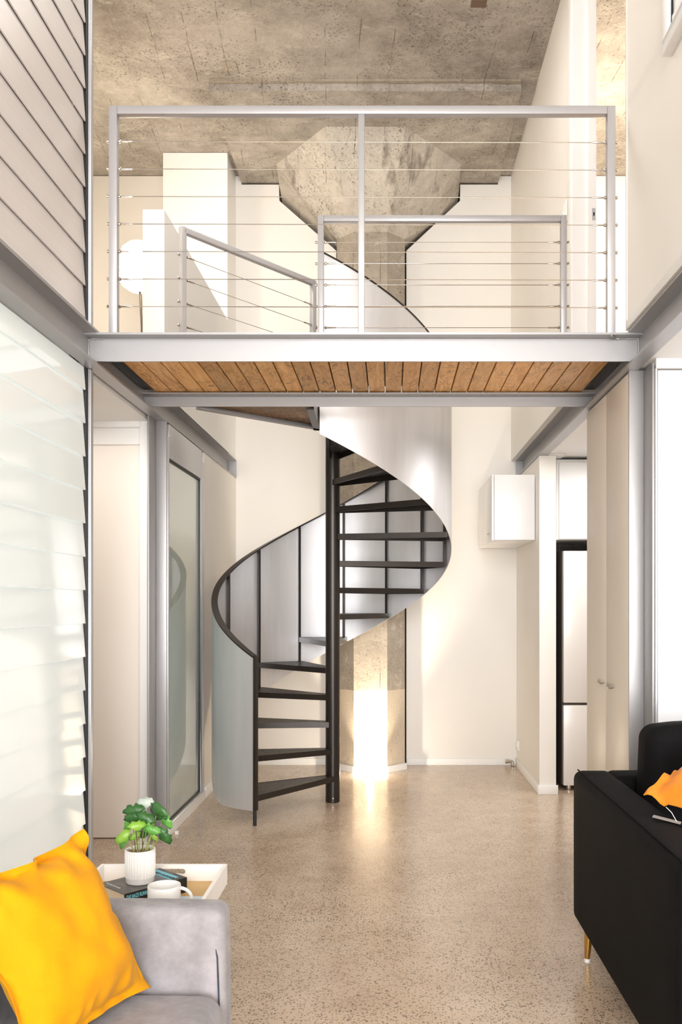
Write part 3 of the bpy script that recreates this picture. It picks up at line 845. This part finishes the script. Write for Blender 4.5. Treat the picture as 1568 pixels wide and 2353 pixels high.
# ------------------------------------------------------------------ soft furniture helpers
def softbox(name, mat, b, parent, bev, seg=5, puff=0.0, cuts=10, seed=0):
    """rounded, slightly crowned upholstery block"""
    m = MB().box(*b).bevel(bev, seg)
    x0, x1, y0, y1, z0, z1 = b
    bmesh.ops.triangulate(m.bm, faces=[f for f in m.bm.faces if len(f.verts) > 4])
    if puff:
        es = [e for e in m.bm.edges if e.calc_length() > .12]
        for _ in range(4):
            es = [e for e in m.bm.edges if e.calc_length() > .10]
            if not es: break
            bmesh.ops.subdivide_edges(m.bm, edges=es, cuts=1, use_grid_fill=True)
        cx, cy, cz = (x0 + x1) / 2, (y0 + y1) / 2, (z0 + z1) / 2
        for v in m.bm.verts:
            u = (v.co.x - cx) / (x1 - x0) * 2; w_ = (v.co.y - cy) / (y1 - y0) * 2; q = (v.co.z - cz) / (z1 - z0) * 2
            f = lambda t: max(0, 1 - t * t)
            n_ = noise.noise(Vector((v.co.x * 5 + seed, v.co.y * 5, v.co.z * 5))) * .3 + 1
            v.co.z += puff * q * f(u) * f(w_) * n_
            v.co.y += puff * .6 * w_ * f(u) * f(q) * n_
            v.co.x += puff * .6 * u * f(w_) * f(q) * n_
    return m.build(name, mat, parent, True, 60)

def pillow(name, mat, corners, thick, parent, flange=.0, seed=0, n=26, wr=.012):
    """corners: TL, TR, BR, BL; two puffed faces meeting at a seam, optional flat flange"""
    TL, TR, BR, BL = [Vector(p) for p in corners]
    nrm = ((TR - TL).cross(BL - TL)).normalized()
    def P(u, v):
        # pull edges inwards between the corners
        k = .11
        uu = u + (0.5 - u) * k * 4 * v * (1 - v) * 2 * abs(u - .5)
        vv = v + (0.5 - v) * k * 4 * u * (1 - u) * 2 * abs(v - .5)
        return TL.lerp(TR, uu).lerp(BL.lerp(BR, uu), vv)
    m = MB(); F = []
    e = flange
    for side in (1, -1):
        g = []
        for i in range(n + 1):
            row = []
            for j in range(n + 1):
                u, v = i / n, j / n
                p = P(u, v)
                a = min(u, 1 - u); b = min(v, 1 - v)
                fa = max(0, min(1, (a - e) / (.5 - e))); fb = max(0, min(1, (b - e) / (.5 - e)))
                h = (1 - (1 - fa) ** 2.6) ** .62 * (1 - (1 - fb) ** 2.6) ** .62
                w1 = noise.noise(Vector((u * 5 + seed, v * 5, side * 3.1))) * wr * 1.2 * h
                # radial gathers from the corners/edges
                ed = max(0, 1 - min(a, b) * 4.5)
                w2 = math.sin((u + v * .35) * 34 + seed + noise.noise(Vector((u * 4, v * 4, seed))) * 5) * wr * .55 * ed * (h > .02)
                wob = noise.noise(Vector((u * 7 + seed, v * 7, 5.5))) * (.016 + .03 * (v < .2)) * (1 if h < .02 else .25 * (v < .35))
                row.append(m.bm.verts.new(p + nrm * (side * (thick / 2 * h + .0015) + side * (w1 + w2) + wob)))
            g.append(row)
        for i in range(n):
            for j in range(n):
                q = (g[i][j], g[i + 1][j], g[i + 1][j + 1], g[i][j + 1])
                m.bm.faces.new(q if side > 0 else tuple(reversed(q)))
        F.append(g)
    A, B = F
    rim = [(i, 0) for i in range(n)] + [(n, j) for j in range(n)] + [(i, n) for i in range(n, 0, -1)] + [(0, j) for j in range(n, 0, -1)]
    for (i, j), (k, l) in zip(rim, rim[1:] + rim[:1]):
        m.bm.faces.new((A[i][j], B[i][j], B[k][l], A[k][l]))
    return m.build(name, mat, parent, True, 80)

# ------------------------------------------------------------------ grey sofa, cushions
gs = thing('grey_sofa', 'light grey velvet sofa with rounded arm below louvre glass', 'sofa', (-.9, 1.6, 0))
softbox('arm', 'grey', (-1.40, -.450, 2.40, 2.53, .10, .622), gs, .034, 5, .010, seed=3)
softbox('base', 'grey', (-1.40, -.47, .55, 2.40, .10, .28), gs, .03, 4)
softbox('seat_cushion', 'grey', (-1.20, -.445, 1.46, 2.395, .27, .415), gs, .05, 5, .025, seed=5)
softbox('seat_cushion', 'grey', (-1.20, -.445, .60, 1.455, .27, .415), gs, .05, 5, .025, seed=9)
softbox('backrest', 'grey', (-1.44, -1.20, .55, 2.40, .10, .80), gs, .06, 5, .02, seed=1)
softbox('arm', 'grey', (-1.40, -.452, .42, .55, .10, .622), gs, .045, 5, .016, seed=4)
MB().tube([(-.462, 2.405, .13), (-.458, 2.402, .3), (-.466, 2.404, .5), (-.486, 2.408, .585)], .0025, 6).build('seam', 'slate', gs, True)
for x in (-1.33, -.52):
    for y in (.55, 2.45):
        MB().tube([(x, y, 0), (x, y, .11)], [.014, .02], 10).build('leg', 'dark', gs, True)

yp = thing('yellow_cushion', 'mustard yellow linen cushion leaning on grey sofa', 'cushion', (-.8, 2.1, .42))
A_, B_ = Vector((-.793, 2.30, .871)), Vector((-.628, 2.355, .440))
D_ = Vector((-.93, 1.86, .865)); C_ = D_ + (B_ - A_)
yc = pillow('cover', 'yellow', (D_, A_, B_, C_), .17, yp, .055, 2.0, 44, .016)

sp = thing('slate_cushion', 'dark slate cushion behind the mustard yellow cushion', 'cushion', (-.95, 1.6, .42))
pillow('cover', 'slate', ((-1.10, 1.66, .83), (-1.12, 2.20, .80), (-.90, 2.18, .445), (-.88, 1.64, .455)), .15, sp, .0, 5.0, 20, .006)

# ------------------------------------------------------------------ tray table and its things
TZ = .528
tt = thing('tray_table', 'white tray table with woven bamboo bottom behind grey sofa', 'table', (-.755, 2.77, 0))
tx0, tx1, ty0, ty1 = -.966, -.545, 2.56, 2.985
RZ = .582
box('tray_bottom', 'cork', (tx0 + .012, tx1 - .012, ty0 + .012, ty1 - .012, TZ - .008, TZ), tt)
def rimwall(y0, y1, slot):
    m = MB(); xm = -.726; z0, z1 = TZ - .012, RZ
    if not slot:
        m.box(tx0, tx1, y0, y1, z0, z1)
    else:
        zc = (TZ + RZ) / 2 + .004; hw, r = .034, .0095
        arcR = [(xm + hw + r * math.cos(t), zc + r * math.sin(t)) for t in [math.pi / 2 - i * math.pi / 8 for i in range(9)]]
        arcL = [(xm - hw - r * math.cos(t), zc + r * math.sin(t)) for t in [math.pi / 2 - i * math.pi / 8 for i in range(9)]]
        for cs in (1, -1):
            arc = arcR if cs > 0 else arcL
            edge = tx1 if cs > 0 else tx0
            up = [(xm, z1), (edge, z1), (edge, z0), (xm, z0)] + [(xm, zc - r)] + list(reversed(arc)) + [(xm, zc + r)]
            m.poly([(x, y0, z) for x, z in up], (0, y1 - y0, 0))
    return m
rimwall(ty1 - .012, ty1, True).build('rim_with_handle_slot', 'trayw', tt)
rimwall(ty0, ty0 + .012, True).build('rim_with_handle_slot', 'trayw', tt)
box('rim', 'trayw', (tx0, tx0 + .012, ty0 + .012, ty1 - .012, TZ - .012, RZ), tt)
box('rim', 'trayw', (tx1 - .012, tx1, ty0 + .012, ty1 - .012, TZ - .012, RZ), tt)
for sx in (-1, 1):
    for sy in (-1, 1):
        MB().beam((-.755 + sx * .17, 2.772 + sy * .17, 0), (-.755 + sx * .15, 2.772 + sy * .15, TZ - .010), .022, .022, up=(0, 1, 0)).build('leg', 'trayw', tt)

def textmesh(name, s, size, mat, parent, origin, ux, uy, bold=0.0, sx=1.0):
    cu = bpy.data.curves.new(name, 'FONT'); cu.body = s; cu.size = size; cu.offset = bold; cu.extrude = .0002
    to = bpy.data.objects.new(name, cu); C.objects.link(to)
    dg = bpy.context.evaluated_depsgraph_get()
    me = bpy.data.meshes.new_from_object(to.evaluated_get(dg))
    bpy.data.objects.remove(to)
    ux, uy = Vector(ux).normalized(), Vector(uy).normalized(); uz = ux.cross(uy)
    mt = Matrix((ux, uy, uz)).transposed().to_4x4(); mt.translation = Vector(origin)
    me.transform(Matrix.Diagonal((sx, 1, 1, 1))); me.transform(mt); me.materials.clear(); me.materials.append(M[mat])
    o = bpy.data.objects.new(name, me); C.objects.link(o); attach(o, parent)
    return o

bk = thing('paperback_book', 'thick dark paperback under white plant pot on tray', 'book', (-.79, 2.80, TZ))
Fp = Vector((-.803, 2.693, 0)); ua = R(48); u = Vector((math.cos(ua), math.sin(ua), 0)); v = Vector((-math.sin(ua), math.cos(ua), 0))
BL_, BW, BH = .225, .15, .047
def obox(o, l, w_, z0, z1):
    return MB().poly([tuple(o + Vector((0, 0, z0))), tuple(o + u * l + Vector((0, 0, z0))), tuple(o + u * l + v * w_ + Vector((0, 0, z0))), tuple(o + v * w_ + Vector((0, 0, z0)))], (0, 0, z1 - z0))
obox(Fp + u * .003 + v * .002, BL_ - .006, BW - .006, TZ + .002, TZ + BH - .002).build('pages', 'paper', bk)
cv = obox(Fp, BL_, BW, TZ + BH - .002, TZ + BH).build('front_cover', 'bookcover', bk)
obox(Fp, BL_, BW, TZ + .0005, TZ + .002).build('back_cover', 'bookcover', bk)
spn = obox(Fp - v * .001, BL_, .002, TZ + .0005, TZ + BH).build('spine', 'spine', bk)
textmesh('spine_title', 'THE MAZE RUNNER', .0165, 'cyan', spn, Fp - v * .0014 + u * .006 + Vector((0, 0, TZ + .029)), u, (0, 0, 1), .0005, .56)
textmesh('spine_author', 'JAMES DASHNER', .0165, 'whiteprint', spn, Fp - v * .0014 + u * .103 + Vector((0, 0, TZ + .029)), u, (0, 0, 1), .0005, .56)
o_ = Fp + u * (BL_ - .045) + v * (BW - .012) + Vector((0, 0, TZ + BH + .0004))
obox(Fp + u * (BL_ - .05) + v * .02, .034, BW - .03, TZ + BH, TZ + BH + .0004).build('title_band', 'cyan', cv)
textmesh('cover_title', 'JAMES DASHNER', .0165, 'spine', cv, Fp + u * (BL_ - .043) + v * (BW - .014) + Vector((0, 0, TZ + BH + .0008)), -v, u, .0004)
textmesh('cover_note', 'THE MAZE RUNNER', .009, 'whiteprint', cv, Fp + u * .018 + v * (BW - .012) + Vector((0, 0, TZ + BH + .0006)), -v, u)
bt = thing('booklet', 'thin pale blue booklet beside the white mug', 'book', (-.62, 2.75, TZ))
MB().poly([(-.66, 2.70, TZ + .0005), (-.575, 2.70, TZ + .0005), (-.575, 2.80, TZ + .0005), (-.66, 2.80, TZ + .0005)], (0, 0, .006)).build('cover', 'booklet', bt)

# pot
pc = (-.789, 2.815, TZ + BH)
pt = thing('plant_pot', 'ribbed white plant pot with leafy green plant on book', 'potted plant', pc)
def ribs(r, z, k):
    return r * (1 - (.045 if (k % 4) < 2 and .018 < z < .098 and r > .042 else 0))
MB().lathe([(.030, 0), (.0425, .001), (.044, .004), (.044, .0155), (.0445, .017), (.0465, .019), (.0472, .06), (.0470, .097), (.0470, .0985), (.0468, .103), (.0455, .1045), (.042, .103), (.041, .09), (.005, .089)], pc, 128, ribs).build('pot', 'ceramic', pt, True, 30)
g = MB()
for i in range(70):
    r = .038 * math.sqrt(random.random()); t = random.uniform(0, 6.3); s_ = random.uniform(.003, .006)
    mt = Matrix.Translation((pc[0] + r * math.cos(t), pc[1] + r * math.sin(t), pc[2] + .090 + random.uniform(0, .004))) @ Matrix.Rotation(random.uniform(0, 3), 4, Vector((random.random(), random.random(), 1)))
    bmesh.ops.create_icosphere(g.bm, subdivisions=1, radius=s_, matrix=mt @ Matrix.Diagonal((1.4, 1, .7, 1)))
gr = g.build('gravel', 'gravel', pt, True); gr['kind'] = 'stuff'
# leaves: image-derived crown layout around the pot axis (dx, dz in m above rim, depth offset, size, roll deg, kind)
SC = 1 / 4.356 / (FPX / 2.80)
leaves = [(445, 232, 80, 10, 'd'), (545, 168, 72, -5, 'p'), (728, 205, 78, -30, 'd'), (438, 305, 70, 5, 'd'), (592, 285, 76, -10, 'd'),
          (692, 272, 80, -35, 'd'), (780, 335, 66, -60, 'm'), (520, 350, 62, 20, 'l'), (378, 388, 52, 70, 'm'), (372, 468, 66, 60, 'l'),
          (450, 492, 48, 30, 'l'), (362, 515, 72, 75, 'm'), (525, 472, 66, 15, 'd'), (785, 462, 72, -70, 'd'), (678, 398, 58, -20, 'm'),
          (600, 358, 44, 0, 'm'), (660, 482, 42, -40, 'l'), (628, 404, 48, 80, 'l'), (500, 300, 50, 10, 'm'), (560, 410, 46, -15, 'm')]
for i, (lx, ly, sz, roll, kd) in enumerate(leaves):
    x = pc[0] + (lx - 523) * SC; z = pc[2] + .1045 + (605 - ly) * SC
    dy = random.uniform(-.032, .032) if kd != 'p' else .03
    y = pc[1] + dy
    s_ = sz * SC * 1.2
    # ginkgo-like fan
    m = MB(); nst = 10; rows = []
    base = Vector((0, 0, -s_ * .75))
    cvert = m.bm.verts.new(base)
    arc1, arc2 = [], []
    for q in range(nst + 1):
        t = R(-62 + 124 * q / nst)
        rr = s_ * (1.45 + .10 * math.sin(q * 2.4 + i) - .25 * (abs(q - nst / 2) < .6))
        bend = .22 * s_ * math.cos(t * 1.4)
        arc1.append(m.bm.verts.new(base + Vector((math.sin(t) * rr * .55, -bend * .8, math.cos(t) * rr * .55))))
        arc2.append(m.bm.verts.new(base + Vector((math.sin(t) * rr, -bend * .4 + .05 * s_ * math.sin(q * 1.9), math.cos(t) * rr))))
    for q in range(nst):
        m.bm.faces.new((cvert, arc1[q], arc1[q + 1])); m.bm.faces.new((arc1[q], arc2[q], arc2[q + 1], arc1[q + 1]))
    tilt = Matrix.Rotation(R(random.uniform(-35, 10)), 4, 'X') @ Matrix.Rotation(R(random.uniform(-25, 25)), 4, 'Z')
    mt = Matrix.Translation((x, y, z)) @ Matrix.Rotation(R(-roll + random.uniform(-15, 15)), 4, 'Y') @ tilt
    foot = mt @ base
    bmesh.ops.transform(m.bm, matrix=mt, verts=m.bm.verts)
    lf = m.build('leaf', {'d': 'leafd', 'm': 'leafm', 'l': 'leafl', 'p': 'leafp'}[kd], pt, True, 80)
    sd = lf.modifiers.new('thick', 'SOLIDIFY'); sd.thickness = .0008
    root = Vector((pc[0] + (x - pc[0]) * .35, pc[1] + dy * .3, pc[2] + .09))
    midp = root.lerp(foot, .55) + Vector((0, 0, .006))
    MB().tube([root, midp, foot], [.0014, .0011, .0008], 6).build('stem', 'bark' if i % 4 == 0 else 'stem', pt, True)

# mug
mc = (-.672, 2.652, TZ)
mg = thing('mug', 'plain white mug with handle on the tray', 'mug', mc)
MB().lathe([(.030, 0), (.040, .001), (.0455, .006), (.048, .02), (.0485, .085), (.0478, .0885), (.0455, .0885), (.045, .085), (.044, .012), (.005, .008)], mc, 48).build('cup', 'ceramic', mg, True, 50)
hp = [(mc[0] + .044 + .036 * math.sin(R(t)) * (1 if t < 100 else .9), mc[1] + .004, mc[2] + .048 + .030 * math.cos(R(t))) for t in range(0, 181, 15)]
MB().tube(hp, .0052, 10).build('handle', 'ceramic', mg, True, 80)

# ------------------------------------------------------------------ black sofa and cushions
bs = thing('black_sofa', 'black velvet sofa with square arm and gold legs', 'sofa', (1.5, 3.0, 0))
softbox('arm', 'blackfab', (.765, .925, 2.357, 3.75, .135, .757), bs, .036, 4, .008, seed=2)
softbox('backrest', 'blackfab', (.90, 2.45, 3.58, 3.75, .135, .757), bs, .028, 4, .008, seed=6)
softbox('base', 'blackfab', (.91, 2.45, 2.38, 3.60, .135, .30), bs, .02, 3)
softbox('seat_cushion', 'blackfab', (.925, 1.68, 2.37, 3.56, .29, .45), bs, .05, 5, .02, seed=8)
softbox('seat_cushion', 'blackfab', (1.685, 2.44, 2.37, 3.56, .29, .45), bs, .05, 5, .02, seed=11)
softbox('back_cushion', 'blackfab', (.985, 1.66, 3.38, 3.565, .44, .975), bs, .05, 6, .03, seed=13)
softbox('back_cushion', 'blackfab', (1.665, 2.42, 3.38, 3.565, .44, .975), bs, .075, 6, .03, seed=17)
MB().tube([(.788, 3.742, .756), (.786, 3.4, .7595), (.786, 2.9, .7605), (.786, 2.4, .7595), (.788, 2.362, .75), (.79, 2.356, .5), (.79, 2.356, .2)], .003, 6).build('piping', 'blackfab', bs, True)
for x, y in ((.80, 3.62), (.80, 2.45), (2.4, 3.62), (2.4, 2.45)):
    lg = MB().tube([(x + .012, y, .16), (x + .004, y, .08), (x, y, .012)], [.022, .016, .0105], 14).build('leg', 'brass', bs, True, 60)
    MB().lathe([(.0125, 0), (.0125, .012), (.0105, .014)], (x, y, 0), 14).build('foot_pad', 'ceramic', lg, True)
oc_ = thing('orange_cushion', 'orange linen cushion resting on black sofa arm', 'cushion', (1.1, 2.95, .77))
K = Vector((.832, 2.93, .822)); U_ = Vector((.62, .74, .26)).normalized() * .43; V_ = Vector((.66, -.72, -.16)).normalized() * .43
pillow('cover', 'orange', (K + V_ * .0, K + U_, K + U_ + V_, K + V_), .13, oc_, .05, 9.0, 30, .010)
tg = thing('swing_tag', 'small grey card tag hanging off orange cushion', 'tag', (.87, 2.85, .77))
MB().poly([(.835, 2.84, .772), (.905, 2.78, .764), (.915, 2.80, .766), (.845, 2.86, .774)], (0, 0, .0015)).build('card', 'tag', tg)
MB().tube([(.90, 2.80, .768), (.893, 2.83, .79), (.885, 2.86, .80)], .0012, 6).build('cord', 'whiteprint', tg, True)
